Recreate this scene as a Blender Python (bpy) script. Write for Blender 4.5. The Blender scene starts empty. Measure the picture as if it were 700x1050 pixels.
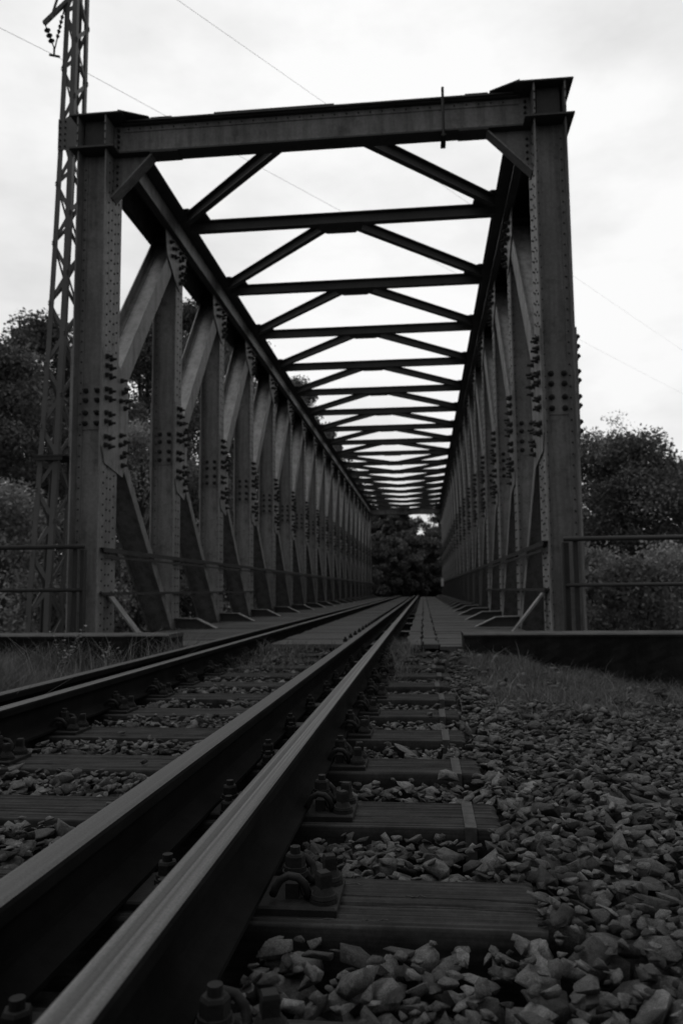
import bpy, math, random
import numpy as np
from mathutils import Vector, Matrix
random.seed(7); rng = np.random.default_rng(11)
S = bpy.context.scene
COL = S.collection
R_ = math.radians

# ------------------------------------------------------------------ materials
def mat_new(name):
    m = bpy.data.materials.new(name); m.use_nodes = True
    nt = m.node_tree
    return m, nt, nt.nodes['Principled BSDF']
def N(nt, typ, **kw):
    n = nt.nodes.new(typ)
    for k, v in kw.items():
        setattr(n, k, v)
    return n
def coords(nt, scale=(1, 1, 1), kind='Object'):
    tc = N(nt, 'ShaderNodeTexCoord'); mp = N(nt, 'ShaderNodeMapping')
    mp.inputs['Scale'].default_value = scale
    nt.links.new(tc.outputs[kind], mp.inputs['Vector'])
    return mp.outputs['Vector']
def noise(nt, vec, scale, detail=6, rough=.6):
    n = N(nt, 'ShaderNodeTexNoise')
    n.inputs['Scale'].default_value = scale; n.inputs['Detail'].default_value = detail
    n.inputs['Roughness'].default_value = rough
    nt.links.new(vec, n.inputs['Vector'])
    return n.outputs['Fac']
def ramp(nt, fac, stops):
    r = N(nt, 'ShaderNodeValToRGB')
    el = r.color_ramp.elements
    while len(el) < len(stops): el.new(.5)
    for e, (p, v) in zip(el, stops):
        e.position = p; e.color = (v, v, v, 1)
    nt.links.new(fac, r.inputs['Fac'])
    return r.outputs['Color']
def mul(nt, a, b):
    m = N(nt, 'ShaderNodeMix', data_type='RGBA', blend_type='MULTIPLY')
    m.inputs['Factor'].default_value = 1
    nt.links.new(a, m.inputs[6]); nt.links.new(b, m.inputs[7])
    return m.outputs[2]
def bump(nt, h, bsdf, strength=.3, dist=.01):
    b = N(nt, 'ShaderNodeBump'); b.inputs['Strength'].default_value = strength; b.inputs['Distance'].default_value = dist
    nt.links.new(h, b.inputs['Height']); nt.links.new(b.outputs['Normal'], bsdf.inputs['Normal'])

def make_mat(name, lo, hi, scale=3, streak=None, rough=.7, spec=.3, metal=0, stretch=(1, 1, 1), bscale=60, bstr=.25, bdist=.004, fine=None, mid=None):
    m, nt, b = mat_new(name)
    v = coords(nt, stretch)
    c = ramp(nt, noise(nt, v, scale, 8, .65), [(.32, lo), (.68, hi)])
    if fine:
        c = mul(nt, c, ramp(nt, noise(nt, v, fine[0], 4, .6), [(.35, fine[1]), (.65, 1)]))
    if mid:
        c = mul(nt, c, ramp(nt, noise(nt, v, mid[0], 6, .7), [(mid[2], mid[1]), (mid[3], 1)]))
    if streak:
        c = mul(nt, c, ramp(nt, noise(nt, coords(nt, streak[:3]), 1.0, 6, .65), [(.36, streak[3]), (.56, 1)]))
    nt.links.new(c, b.inputs['Base Color'])
    b.inputs['Roughness'].default_value = rough
    b.inputs['Specular IOR Level'].default_value = spec
    b.inputs['Metallic'].default_value = metal
    bump(nt, noise(nt, v, bscale, 4, .6), b, bstr, bdist)
    return m

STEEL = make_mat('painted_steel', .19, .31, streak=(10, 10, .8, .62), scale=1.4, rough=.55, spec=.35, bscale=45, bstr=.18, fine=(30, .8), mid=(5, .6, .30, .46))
STEEL_SHADE = make_mat('painted_steel_shaded', .05, .085, scale=1.4, rough=.6, spec=.3, bscale=45, bstr=.18, fine=(30, .8))  # same steel darkened: shade painted into bracing, undersides and inner plates
RIVET = make_mat('dark_rivets', .03, .05, scale=6, rough=.7, spec=.25, bscale=80)  # darker tone for rivets, bolts and small fittings
MASTM = make_mat('mast_steel', .10, .14, scale=2, rough=.6, spec=.3, bscale=50)
RUST = make_mat('rail_side_rust', .006, .014, scale=5, rough=.9, spec=.04, bscale=120, bstr=.35, bdist=.002)
IRON = make_mat('fastening_iron', .010, .024, scale=18, rough=.7, spec=.15, bscale=150, bstr=.4, bdist=.002)
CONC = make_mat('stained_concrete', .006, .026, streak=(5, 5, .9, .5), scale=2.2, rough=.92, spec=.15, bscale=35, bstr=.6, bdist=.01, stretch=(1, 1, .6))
COPE = make_mat('worn_lit_coping', .05, .10, scale=5, rough=.92, spec=.15, bscale=35, bstr=.6, bdist=.01)  # worn tops, also painted paler for the light they catch
PLANK = make_mat('deck_boards', .06, .10, scale=2.5, rough=.85, spec=.2, stretch=(1, 3, 1), bscale=40, bstr=.3, fine=(40, .75))
PAINTR = make_mat('handrail_steel', .025, .045, scale=3, rough=.6, spec=.3, bscale=50)
WOODC = make_mat('trunk_bark', .05, .09, scale=6, rough=.9, spec=.1, stretch=(4, 4, .6), bscale=20, bstr=.8, bdist=.02)
EARTH = make_mat('valley_soil', .03, .06, scale=.8, rough=.95, spec=.1, bscale=8, bstr=.8, bdist=.05)
BAND = make_mat('zinc_band', .035, .08, scale=30, rough=.75, spec=.1, bscale=90)
CERAM = make_mat('brown_porcelain', .03, .05, scale=5, rough=.25, spec=.5, bscale=50, bstr=.02)
WIREM = make_mat('wire_metal', .25, .3, scale=5, rough=.5, spec=.3, bscale=50, bstr=.02)
WHITE = make_mat('white_board_paint', .6, .75, scale=5, rough=.5, spec=.3, bscale=30, bstr=.05)

def rail_top_mat(name, lo, hi, metal, rough, band):
    m, nt, b = mat_new(name)
    v = coords(nt, (90, .35, 1))
    c = ramp(nt, noise(nt, v, 1.0, 5, .6), [(.3, lo), (.7, hi)])
    v2 = coords(nt, (1, 1, 1))
    c = mul(nt, c, ramp(nt, noise(nt, v2, 240, 6, .75), [(.32, .5), (.62, 1.1)]))
    if metal > .32:
        sx = N(nt, 'ShaderNodeSeparateXYZ'); nt.links.new(coords(nt), sx.inputs[0])
        ad = N(nt, 'ShaderNodeMath', operation='MULTIPLY_ADD'); nt.links.new(sx.outputs['X'], ad.inputs[0]); ad.inputs[1].default_value = 15.0; ad.inputs[2].default_value = .5
        wv = N(nt, 'ShaderNodeMath', operation='MULTIPLY_ADD'); nt.links.new(noise(nt, coords(nt, (1, .7, 1)), 1.0, 2, .5), wv.inputs[0]); wv.inputs[1].default_value = .10; wv.inputs[2].default_value = -.05
        a2 = N(nt, 'ShaderNodeMath', operation='ADD'); nt.links.new(ad.outputs[0], a2.inputs[0]); nt.links.new(wv.outputs[0], a2.inputs[1])
        c = mul(nt, c, ramp(nt, a2.outputs[0], [(.05, .40), (.09, 1.0), (.26, .85), (.32, .42), (.48, .5), (.54, 1.3), (.60, .75), (.70, .9), (.86, 1.1), (.95, .5)]))
    nt.links.new(c, b.inputs['Base Color'])
    b.inputs['Metallic'].default_value = metal
    rr = ramp(nt, noise(nt, v, 1.3, 4, .6), [(.3, rough), (.7, rough + band)])
    nt.links.new(rr, b.inputs['Roughness'])
    bump(nt, noise(nt, v2, 300, 3, .6), b, .12, .0008)
    return m
TOP_RUN = rail_top_mat('wheel_polished_rail_head', .05, .19, .35, .45, .2)
TOP_GUARD = rail_top_mat('dull_rail_head', .055, .085, .1, .7, .1)
TOP_DARK = rail_top_mat('dark_reflection_rail_head', .05, .08, .3, .6, .15)  # dark reflection of trees painted into the polished head's colour

def wood_mat():
    m, nt, b = mat_new('sleeper_timber')
    v = coords(nt, (1.0, 34, 34))
    g = noise(nt, v, 2.2, 8, .65)
    c = ramp(nt, g, [(.30, .010), (.50, .022), (.75, .040)])
    v2 = coords(nt, (1, 1, 1))
    c = mul(nt, c, ramp(nt, noise(nt, v2, 9, 8, .7), [(.34, .35), (.62, 1.15)]))
    c = mul(nt, c, ramp(nt, noise(nt, v2, 90, 5, .7), [(.3, .6), (.65, 1.2)]))
    nt.links.new(c, b.inputs['Base Color'])
    b.inputs['Roughness'].default_value = .85; b.inputs['Specular IOR Level'].default_value = .25
    bump(nt, g, b, .45, .004)
    return m
WOOD = wood_mat()

def stone_mat():
    m, nt, b = mat_new('ballast_stone')
    at = N(nt, 'ShaderNodeAttribute'); at.attribute_name = 'tone'
    v = coords(nt)
    c = ramp(nt, noise(nt, v, 70, 6, .7), [(.3, .5), (.7, 1.4)])
    sp = ramp(nt, noise(nt, v, 420, 3, .6), [(.35, .6), (.65, 1.25)])
    c = mul(nt, mul(nt, at.outputs['Color'], c), sp)
    nt.links.new(c, b.inputs['Base Color'])
    b.inputs['Roughness'].default_value = .85; b.inputs['Specular IOR Level'].default_value = .25
    bump(nt, noise(nt, v, 110, 8, .75), b, .9, .006)
    return m
STONE = stone_mat()

def leaf_mat(name, lo, hi, rough=.6):
    m, nt, b = mat_new(name)
    at = N(nt, 'ShaderNodeAttribute'); at.attribute_name = 'tone'
    c = ramp(nt, at.outputs['Fac'], [(0, lo), (1, hi)])
    nt.links.new(c, b.inputs['Base Color'])
    b.inputs['Roughness'].default_value = rough; b.inputs['Specular IOR Level'].default_value = .25
    tr = N(nt, 'ShaderNodeBsdfTranslucent'); nt.links.new(c, tr.inputs['Color'])
    mx = N(nt, 'ShaderNodeMixShader'); mx.inputs[0].default_value = .25
    nt.links.new(b.outputs[0], mx.inputs[1]); nt.links.new(tr.outputs[0], mx.inputs[2])
    nt.links.new(mx.outputs[0], nt.nodes['Material Output'].inputs['Surface'])
    return m
LEAF_DARK = leaf_mat('dark_foliage', .065, .18)
LEAF_MID = leaf_mat('mid_foliage', .09, .24)
LEAF_PALE = leaf_mat('pale_foliage', .15, .38)
GRASSM = leaf_mat('grass_blades', .05, .21, .7)

def ground_mat():
    m, nt, b = mat_new('ground_soil')
    v = coords(nt)
    c = ramp(nt, noise(nt, v, 1.2, 8, .65), [(.3, .02), (.7, .045)])
    c = mul(nt, c, ramp(nt, noise(nt, v, 40, 5, .7), [(.3, .5), (.7, 1)]))
    nt.links.new(c, b.inputs['Base Color'])
    b.inputs['Roughness'].default_value = .95; b.inputs['Specular IOR Level'].default_value = .1
    bump(nt, noise(nt, v, 30, 6, .7), b, .8, .02)
    return m
GROUND = ground_mat()

# ------------------------------------------------------------------ mesh helpers
class MB:
    def __init__(s): s.v = []; s.f = []; s.mi = []; s.mats = []
    def m(s, mat):
        if mat not in s.mats: s.mats.append(mat)
        return s.mats.index(mat)
    def add(s, vs, fs, mat):
        o = len(s.v); k = s.m(mat)
        s.v += [tuple(p) for p in vs]
        for f in fs: s.f.append([i + o for i in f]); s.mi.append(k)
    def box(s, lo, hi, mat):
        x0, y0, z0 = [min(a, b) for a, b in zip(lo, hi)]; x1, y1, z1 = [max(a, b) for a, b in zip(lo, hi)]
        s.add([(x0, y0, z0), (x1, y0, z0), (x1, y1, z0), (x0, y1, z0), (x0, y0, z1), (x1, y0, z1), (x1, y1, z1), (x0, y1, z1)],
              [(0, 3, 2, 1), (4, 5, 6, 7), (0, 1, 5, 4), (1, 2, 6, 5), (2, 3, 7, 6), (3, 0, 4, 7)], mat)
    def cbox(s, lo, hi, c, mat):            # box with its top edges chamfered
        x0, y0, z0 = lo; x1, y1, z1 = hi
        s.add([(x0, y0, z0), (x1, y0, z0), (x1, y1, z0), (x0, y1, z0),
               (x0, y0, z1 - c), (x1, y0, z1 - c), (x1, y1, z1 - c), (x0, y1, z1 - c),
               (x0 + c, y0 + c, z1), (x1 - c, y0 + c, z1), (x1 - c, y1 - c, z1), (x0 + c, y1 - c, z1)],
              [(0, 3, 2, 1), (8, 9, 10, 11), (0, 1, 5, 4), (1, 2, 6, 5), (2, 3, 7, 6), (3, 0, 4, 7),
               (4, 5, 9, 8), (5, 6, 10, 9), (6, 7, 11, 10), (7, 4, 8, 11)], mat)
    def extr(s, pts, vec, mat):             # planar outline pushed along vec
        n = len(pts); vec = Vector(vec); P = [Vector(p) for p in pts]
        nrm = Vector((0, 0, 0))
        for i in range(n): nrm += P[i].cross(P[(i + 1) % n])
        if nrm.dot(vec) > 0: P.reverse()
        s.add(P + [p + vec for p in P], [tuple(range(n)), tuple(range(2 * n - 1, n - 1, -1))] +
              [(i, i + n, (i + 1) % n + n, (i + 1) % n) for i in range(n)], mat)
    def bar(s, p0, p1, w, h, up, mat):      # rectangular bar, w across, h along `up`
        p0 = Vector(p0); p1 = Vector(p1); d = (p1 - p0).normalized()
        u = Vector(up); u = (u - d * u.dot(d)).normalized(); a = d.cross(u)
        q = [p0 + a * (sx * w / 2) + u * (sz * h / 2) for sx, sz in ((-1, -1), (1, -1), (1, 1), (-1, 1))]
        s.extr(q, p1 - p0, mat)
    def cyl(s, p0, p1, r0, mat, n=8, r1=None, cap=True):
        r1 = r0 if r1 is None else r1
        p0 = Vector(p0); p1 = Vector(p1); d = (p1 - p0).normalized()
        u = d.orthogonal().normalized(); w = d.cross(u)
        ring = [u * math.cos(2 * math.pi * i / n) + w * math.sin(2 * math.pi * i / n) for i in range(n)]
        vs = [p0 + q * r0 for q in ring] + [p1 + q * r1 for q in ring]
        fs = [(i, (i + 1) % n, (i + 1) % n + n, i + n) for i in range(n)]
        if cap: fs += [tuple(range(n - 1, -1, -1)), tuple(range(n, 2 * n))]
        s.add(vs, fs, mat)
    def tube(s, pts, r, mat, n=6):
        P = [Vector(p) for p in pts]; rad = r if isinstance(r, (list, tuple)) else [r] * len(P)
        vs = []; u = None
        for i, p in enumerate(P):
            d = (P[min(i + 1, len(P) - 1)] - P[max(i - 1, 0)]).normalized()
            u = d.orthogonal().normalized() if u is None else (u - d * u.dot(d)).normalized()
            w = d.cross(u)
            vs += [p + (u * math.cos(2 * math.pi * k / n) + w * math.sin(2 * math.pi * k / n)) * rad[i] for k in range(n)]
        fs = []
        for i in range(len(P) - 1):
            for k in range(n):
                a = i * n + k; b = i * n + (k + 1) % n
                fs.append((a, b, b + n, a + n))
        fs += [tuple(range(n - 1, -1, -1)), tuple(range(len(vs) - n, len(vs)))]
        s.add(vs, fs, mat)
    def build(s, name, parent=None, smooth=False, loc=None):
        me = bpy.data.meshes.new(name)
        me.from_pydata(s.v, [], s.f)
        for m in s.mats: me.materials.append(m)
        me.polygons.foreach_set('material_index', s.mi)
        if smooth: me.polygons.foreach_set('use_smooth', [True] * len(s.f))
        me.update()
        return link(name, me, parent, loc)
def link(name, me, parent=None, loc=None):
    o = bpy.data.objects.new(name, me); COL.objects.link(o)
    if parent is not None: o.parent = parent
    if loc is not None: o.location = loc
    return o
def tag(o, label=None, cat=None, group=None, kind=None):
    if label: o['label'] = label
    if cat: o['category'] = cat
    if group: o['group'] = group
    if kind: o['kind'] = kind
    return o
def empty(name, loc=(0, 0, 0)):
    o = bpy.data.objects.new(name, None); COL.objects.link(o); o.location = loc
    o.empty_display_size = .2
    return o
def copy_tree(o, parent=None):
    c = o.copy(); COL.objects.link(c); c.parent = parent
    for ch in list(o.children): copy_tree(ch, c)
    return c
def np_mesh(name, V, F, mat, tone=None, smooth=False):
    """V (n,3), F (m,k) equal-sized faces; tone = per-face value"""
    me = bpy.data.meshes.new(name)
    m, k = F.shape
    me.vertices.add(len(V)); me.vertices.foreach_set('co', np.ascontiguousarray(V, np.float32).ravel())
    me.loops.add(m * k); me.loops.foreach_set('vertex_index', np.ascontiguousarray(F, np.int32).ravel())
    me.polygons.add(m); me.polygons.foreach_set('loop_start', np.arange(0, m * k, k, dtype=np.int32))
    me.polygons.foreach_set('loop_total', np.full(m, k, np.int32))
    if smooth: me.polygons.foreach_set('use_smooth', np.ones(m, bool))
    me.materials.append(mat)
    me.update(calc_edges=True)
    if tone is not None:
        a = me.attributes.new('tone', 'FLOAT', 'FACE'); a.data.foreach_set('value', np.ascontiguousarray(tone, np.float32))
    return me

# ------------------------------------------------------------------ layout constants (metres; rail top is z = 0)
XC = -1.153                 # track and bridge axis
Y0 = 8.68                   # portal plane
P = 2.56; NP = 18           # truss panels
YE = Y0 + NP * P
RUN = [-.388, -1.910]; GUARD = [-.649, -1.664]
SLZ = -.165                 # sleeper top
RAILS = RUN + GUARD
SL_Y = [1.05 + .583 * i - (.025 if i == 1 else 0) for i in range(12)]
def smooth(a, b, t):
    t = np.clip((t - a) / (b - a), 0, 1); return t * t * (3 - 2 * t)
def ground_z(X, Y):
    X = np.asarray(X, float); Y = np.asarray(Y, float)
    z = -.30 + 0 * X * Y
    z = z - .20 * smooth(.3, 2.4, X) - .14 * smooth(2.6, 4.2, -X)
    z = z - .35 * smooth(2.5, 8, np.abs(X + .5))
    z = z + .12 * smooth(5.5, 7.4, Y) * (1 - smooth(.2, 2.2, X)) * (X > -2.3)
    drop = smooth(9.2, 14.5, Y) * (1 - smooth(46, 54, Y))
    z = z * (1 - drop) - 5.2 * drop
    edge = smooth(4, 14, np.abs(X - XC)) * (1 - drop)
    z = z - 1.4 * edge * smooth(8, 12, Y) * (1 - smooth(50, 56, Y))
    far = smooth(60, 400, np.hypot(X, Y)); z = z + 10 * far * (Y > 0)
    return z

# ------------------------------------------------------------------ ground
def grid_axis(lo, hi, fine_lo, fine_hi, d, dc):
    return np.unique(np.concatenate([np.linspace(lo, fine_lo, dc), np.arange(fine_lo, fine_hi, d), np.linspace(fine_hi, hi, dc)]))
gx = grid_axis(-900, 900, -14, 14, .25, 14); gy = grid_axis(-300, 1200, -4, 62, .25, 14)
GX, GY = np.meshgrid(gx, gy); GZ = ground_z(GX, GY)
nx, ny = len(gx), len(gy)
idx = np.arange(nx * ny).reshape(ny, nx)
F = np.stack([idx[:-1, :-1], idx[:-1, 1:], idx[1:, 1:], idx[1:, :-1]], -1).reshape(-1, 4)
g = link('ground', np_mesh('ground', np.stack([GX, GY, GZ], -1).reshape(-1, 3), F, GROUND, smooth=True))
tag(g, kind='structure')

# ------------------------------------------------------------------ rails
def rail_profile():
    h = [(.0000, -.149), (.0625, -.149), (.0625, -.139), (.030, -.129), (.010, -.118), (.007, -.106), (.007, -.058), (.011, -.046),
         (.029, -.037), (.0325, -.032), (.0335, -.010), (.0305, -.0035), (.022, -.0008), (0, 0)]
    return h + [(-x, z) for x, z in h[-2:0:-1]]
def make_rail(x, topm, label):
    prof = rail_profile(); n = len(prof)
    ys = [-6] + list(np.linspace(0, 60, 31)) + [90]
    mb = MB(); k_side = mb.m(RUST); k_top = mb.m(topm)
    for y in ys: mb.v += [(px, y, pz) for px, pz in prof]
    for i in range(len(ys) - 1):
        for k in range(n):
            k2 = (k + 1) % n
            mb.f.append((i * n + k, i * n + k2, (i + 1) * n + k2, (i + 1) * n + k))
            zz = (prof[k][1] + prof[k2][1]) / 2
            mb.mi.append(k_top if zz > -.0055 else k_side)
    o = mb.build('rail', loc=(x, 0, 0))
    tag(o, label, 'rail', 'rails of the single track')
make_rail(RUN[0], TOP_RUN, 'shiny running rail with streaked wheel band, the one closest to the gravel shoulder')
make_rail(GUARD[0], TOP_GUARD, 'dull flat-topped guard rail just inside the shiny streaked running rail')
make_rail(GUARD[1], TOP_RUN, 'bright-topped guard rail inside the dark rail on the weedy side of the track')
make_rail(RUN[1], TOP_DARK, 'dark-topped running rail beside the tall weeds and the short parapet')

# ------------------------------------------------------------------ sleepers with fastenings
def sleeper_mesh(seed):
    r = np.random.default_rng(seed)
    L, W, Hh = 1.32, .122, .17
    nxs, nys = 170, 120
    xs = np.linspace(-L, L, nxs); t = np.linspace(-1, 1, nys); ys = W * np.sign(t) * np.abs(t) ** .8
    X, Y = np.meshgrid(xs, ys)
    Z = np.zeros_like(X)
    for k in range(10):                                       # grain ridges
        Z += .00035 * np.sin(Y * r.uniform(150, 620) + r.uniform(0, 6) + 1.2 * np.sin(X * r.uniform(.8, 2.6) + r.uniform(0, 6)))
    for k in range(8):                                       # long drying cracks
        yc = r.uniform(-.8, .8) * W if k else -.18 * W
        x0 = r.uniform(-L, L * .4); x1 = x0 + r.uniform(.4, 1.7)
        if k == 0: x0, x1 = .2, 1.5
        path = yc + .005 * np.sin(X * r.uniform(2, 5) + r.uniform(0, 6)) + .002 * np.sin(X * 23 + k)
        prof = np.exp(-((Y - path) / (.0022 if k else .0034)) ** 2)
        Z -= (.016 if k else .014) * prof * (X > x0) * (X < x1)
    e = np.abs(Y) / W
    Z -= .004 * np.clip((e - .96) / .04, 0, 1) ** 1.6
    ex = np.clip((np.abs(X) - (L - .008)) / .008, 0, 1)
    Z -= .003 * ex ** 1.5 * (1 + .6 * np.sin(Y * 160 + seed))
    X = X + .0025 * np.sin(Y * 90 + seed) * ex * np.sign(X)
    V = [np.stack([X, Y, Z], -1).reshape(-1, 3)]
    idx = np.arange(nxs * nys).reshape(nys, nxs)
    F = [np.stack([idx[:-1, :-1], idx[:-1, 1:], idx[1:, 1:], idx[1:, :-1]], -1).reshape(-1, 4)]
    base = nxs * nys
    loop = np.concatenate([idx[0, :], idx[1:, -1], idx[-1, -2::-1], idx[-2:0:-1, 0]])
    top = V[0][loop]; prev = loop
    rows = 6
    for k in range(1, rows + 1):
        q = top.copy(); q[:, 2] = top[:, 2] + (-Hh - top[:, 2]) * k / rows
        side = np.abs(np.abs(q[:, 1]) - W) < .002
        q[:, 1] += np.where(side, +.0010 * np.sin(q[:, 2] * 260 + q[:, 0] * 2.1 + seed), 0)
        V.append(q); cur = np.arange(base, base + len(loop)); base += len(loop)
        F.append(np.stack([prev, cur, np.roll(cur, -1), np.roll(prev, -1)], -1)); prev = cur
    return np_mesh('sleeper', np.concatenate(V), np.concatenate(F), WOOD, smooth=False)
SLM = [sleeper_mesh(s) for s in (3, 8, 15)]

def hexa(mb, c, r, h, mat, n=6, rot=0):
    x, y, z = c
    ring = [(x + r * math.cos(rot + 2 * math.pi * i / n), y + r * math.sin(rot + 2 * math.pi * i / n)) for i in range(n)]
    r2 = [(x + .86 * r * math.cos(rot + 2 * math.pi * i / n), y + .86 * r * math.sin(rot + 2 * math.pi * i / n)) for i in range(n)]
    vs = [(a, b, z) for a, b in ring] + [(a, b, z + h * .8) for a, b in ring] + [(a, b, z + h) for a, b in r2]
    fs = [(i, (i + 1) % n, (i + 1) % n + n, i + n) for i in range(n)] + [(i + n, (i + 1) % n + n, (i + 1) % n + 2 * n, i + 2 * n) for i in range(n)] + [tuple(range(2 * n, 3 * n))]
    mb.add(vs, fs, mat)
PT = .016                   # plate top above the sleeper top (sleeper-local z = 0)
def hook_bolt_mesh():
    mb = MB()
    mb.cyl((0, 0, .0), (0, 0, .010), .026, IRON, 14)
    mb.cyl((0, 0, .010), (0, 0, .019), .023, IRON, 14)
    hexa(mb, (0, 0, .019), .0205, .024, IRON, rot=.3)
    mb.cyl((0, 0, .042), (0, 0, .056), .0105, IRON, 10, .0105)
    return mb.build('hook_bolt')
def screw_mesh():
    mb = MB()
    mb.cyl((0, 0, 0), (0, 0, .007), .028, IRON, 16)
    mb.cyl((0, 0, .009), (0, 0, .016), .027, IRON, 16, .025)
    mb.cyl((0, 0, .016), (0, 0, .028), .022, IRON, 16, .016)
    hexa(mb, (0, 0, .028), .0175, .028, IRON, 4, .9)
    return mb.build('sleeper_screw')
def clamp_mesh(sd):
    mb = MB()
    h = [(.040, -.052, .010), (.046, -.055, .024), (.056, -.057, .040), (.072, -.058, .049), (.090, -.057, .046), (.103, -.054, .033),
         (.109, -.049, .015), (.106, -.040, .006), (.100, -.033, .010), (.094, -.030, .024), (.082, -.029, .033), (.066, -.022, .034), (.058, 0, .034)]
    pts = [(sd * x, y, z) for x, y, z in h] + [(sd * x, -y, z) for x, y, z in h[-2::-1]]
    mb.tube(pts, .0078, IRON, 8)
    return mb.build('tension_clamp', smooth=True)
def strap_mesh():
    mb = MB()
    W = .1235; w = .015; t = .0025
    y = [-W, W]
    mb.box((-w, -W, .0025), (w, W, .0025 + t), BAND)
    mb.box((-w, -W - t, -.15), (w, -W, .0025 + t - .001), BAND)
    mb.box((-w, W, -.15), (w, W + t, .0025 + t - .001), BAND)
    return mb.build('metal_band')
def build_sleeper(me, band):
    t = empty('sleeper')
    b = link('timber', me, t)
    for sd, run, gd in ((1, RUN[0], GUARD[0]), (-1, RUN[1], GUARD[1])):
        xr = run - XC; xg = gd - XC
        mb = MB()
        x0, x1 = sorted((xr + sd * .168, xg - sd * .168))
        mb.cbox((x0, -.082, 0), (x1, .082, PT - .0005), .004, IRON)
        for xx, dd in ((xr, sd), (xg, -sd)):                 # ribs that hold the rail foot
            mb.cbox((xx + dd * .076 - .013, -.042, PT - .001), (xx + dd * .076 + .013, .042, PT + .034), .006, IRON)
        mb.cbox(((xr + xg) / 2 - .040, -.05, PT - .001), ((xr + xg) / 2 + .040, .05, PT + .026), .005, IRON)
        pl = mb.build('base_plate', t)
        for xx, dd in ((xr, sd), (xg, -sd)):
            c = protos['clamp'][dd].copy(); COL.objects.link(c); c.parent = pl; c.location = (xx, 0, PT)
            hb = protos['bolt'].copy(); COL.objects.link(hb); hb.parent = pl; hb.location = (xx + dd * .076, 0, PT + .030)
            for yy in (-.046, .05):
                sc = protos['screw'].copy(); COL.objects.link(sc); sc.parent = pl
                sc.location = (xx + dd * .139, yy, PT - .001); sc.rotation_euler.z = random.uniform(0, 1.5)
        for dy, dz in ((-.035, .020), ):
            for off in (-.046, -.036):
                hb = protos['bolt'].copy(); COL.objects.link(hb); hb.parent = pl
                hb.location = ((xr + xg) / 2 + off, dy - (off > -.04) * .055, PT + dz - (off > -.04) * .028); hb.rotation_euler.z = random.uniform(0, 1)
    if not band:
        q = random.Random(4)
        for x0, y0_, l in ((.56 + .30, -.095, .07), (.56 + .42, -.09, .05), (.56 + .36, .085, .05), (.56 + .50, .03, .04)):
            lm = MB(); pts = [(x0, y0_, .001)]
            for k in range(9): pts.append((x0 + l * (k + 1) / 9, y0_ + q.uniform(-.006, .006), .0008))
            lm.tube(pts, .0011, BAND, 5); lm.build('lichen_streak', t)
    if band:
        s = strap_mesh(); s.parent = t; s.location = (1.32 - .078, 0, 0)
    return t
protos = {'bolt': hook_bolt_mesh(), 'screw': screw_mesh(), 'clamp': {1: clamp_mesh(1), -1: clamp_mesh(-1)}}
ordn = ['first', 'second', 'third', 'fourth', 'fifth', 'sixth', 'seventh', 'eighth', 'ninth', 'tenth', 'eleventh', 'twelfth']
base = [build_sleeper(SLM[0], False), build_sleeper(SLM[1], True), build_sleeper(SLM[2], True)]
for i, y in enumerate(SL_Y):
    k = (0 if i in (0, 1) else 1 + i % 2)
    t = base[k] if i in (1, 2, 3) else copy_tree(base[k])
    if i == 1: t = base[0]
    if i == 2: t = base[1]
    if i == 3: t = base[2]
    t.location = (XC + [.03, .045, .02, .01, -.01, -.01, 0, -.015, .01, -.02, 0, -.01][i], y, SLZ)
    t.rotation_euler.z = R_(random.uniform(-.5, .5))
    q = len(SL_Y) - 1 - i
    lab = {0: 'timber sleeper whose bolts show in the very corner below all the others',
           1: 'broad cracked bare-ended timber sleeper, largest one on the gravel shoulder',
           2: 'cracked timber sleeper with metal band right behind the bare-ended one',
           3: 'banded timber sleeper with a stone lying against its front edge',
           }.get(i, f'banded timber sleeper, {ordn[q]} in the row counting away from the bridge deck')
    tag(t, lab, 'sleeper', 'timber sleepers of the track')
for o in (protos['bolt'], protos['screw'], protos['clamp'][1], protos['clamp'][-1]): bpy.data.objects.remove(o)

# ------------------------------------------------------------------ ballast
def hull_stone(seed, bevel):
    import bmesh
    r = np.random.default_rng(seed)
    pts = r.normal(size=(13, 3)); pts /= (np.abs(pts) ** 4).sum(1)[:, None] ** .25; pts *= .86
    pts *= r.uniform(.8, 1.1, (13, 1)); pts *= np.array([1, r.uniform(.62, .9), r.uniform(.34, .62)])
    bm = bmesh.new()
    for p in pts: bm.verts.new(p)
    res = bmesh.ops.convex_hull(bm, input=bm.verts)
    bmesh.ops.delete(bm, geom=[v for v in bm.verts if not v.link_faces], context='VERTS')
    bmesh.ops.dissolve_limit(bm, angle_limit=.42, verts=bm.verts, edges=bm.edges)
    if bevel:
        bmesh.ops.bevel(bm, geom=list(bm.edges), offset=.028, segments=1, affect='EDGES', clamp_overlap=True)
    bmesh.ops.triangulate(bm, faces=bm.faces)
    bm.verts.index_update()
    V = np.array([v.co[:] for v in bm.verts]); F = np.array([[v.index for v in f.verts] for f in bm.faces])
    if bevel:
        V += r.normal(scale=.008, size=V.shape)
    bm.free()
    return V, F
HI = [hull_stone(s, True) for s in range(24)]
LO = [hull_stone(s + 50, False) for s in range(12)]
def ballast_level(x, y):
    z = ground_z(x, y) + .085
    if -1.85 < x < -.45: z += .022
    if x > .15: z += .03 * max(0, 1 - (x - .15) / .5)
    return float(z)
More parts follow.
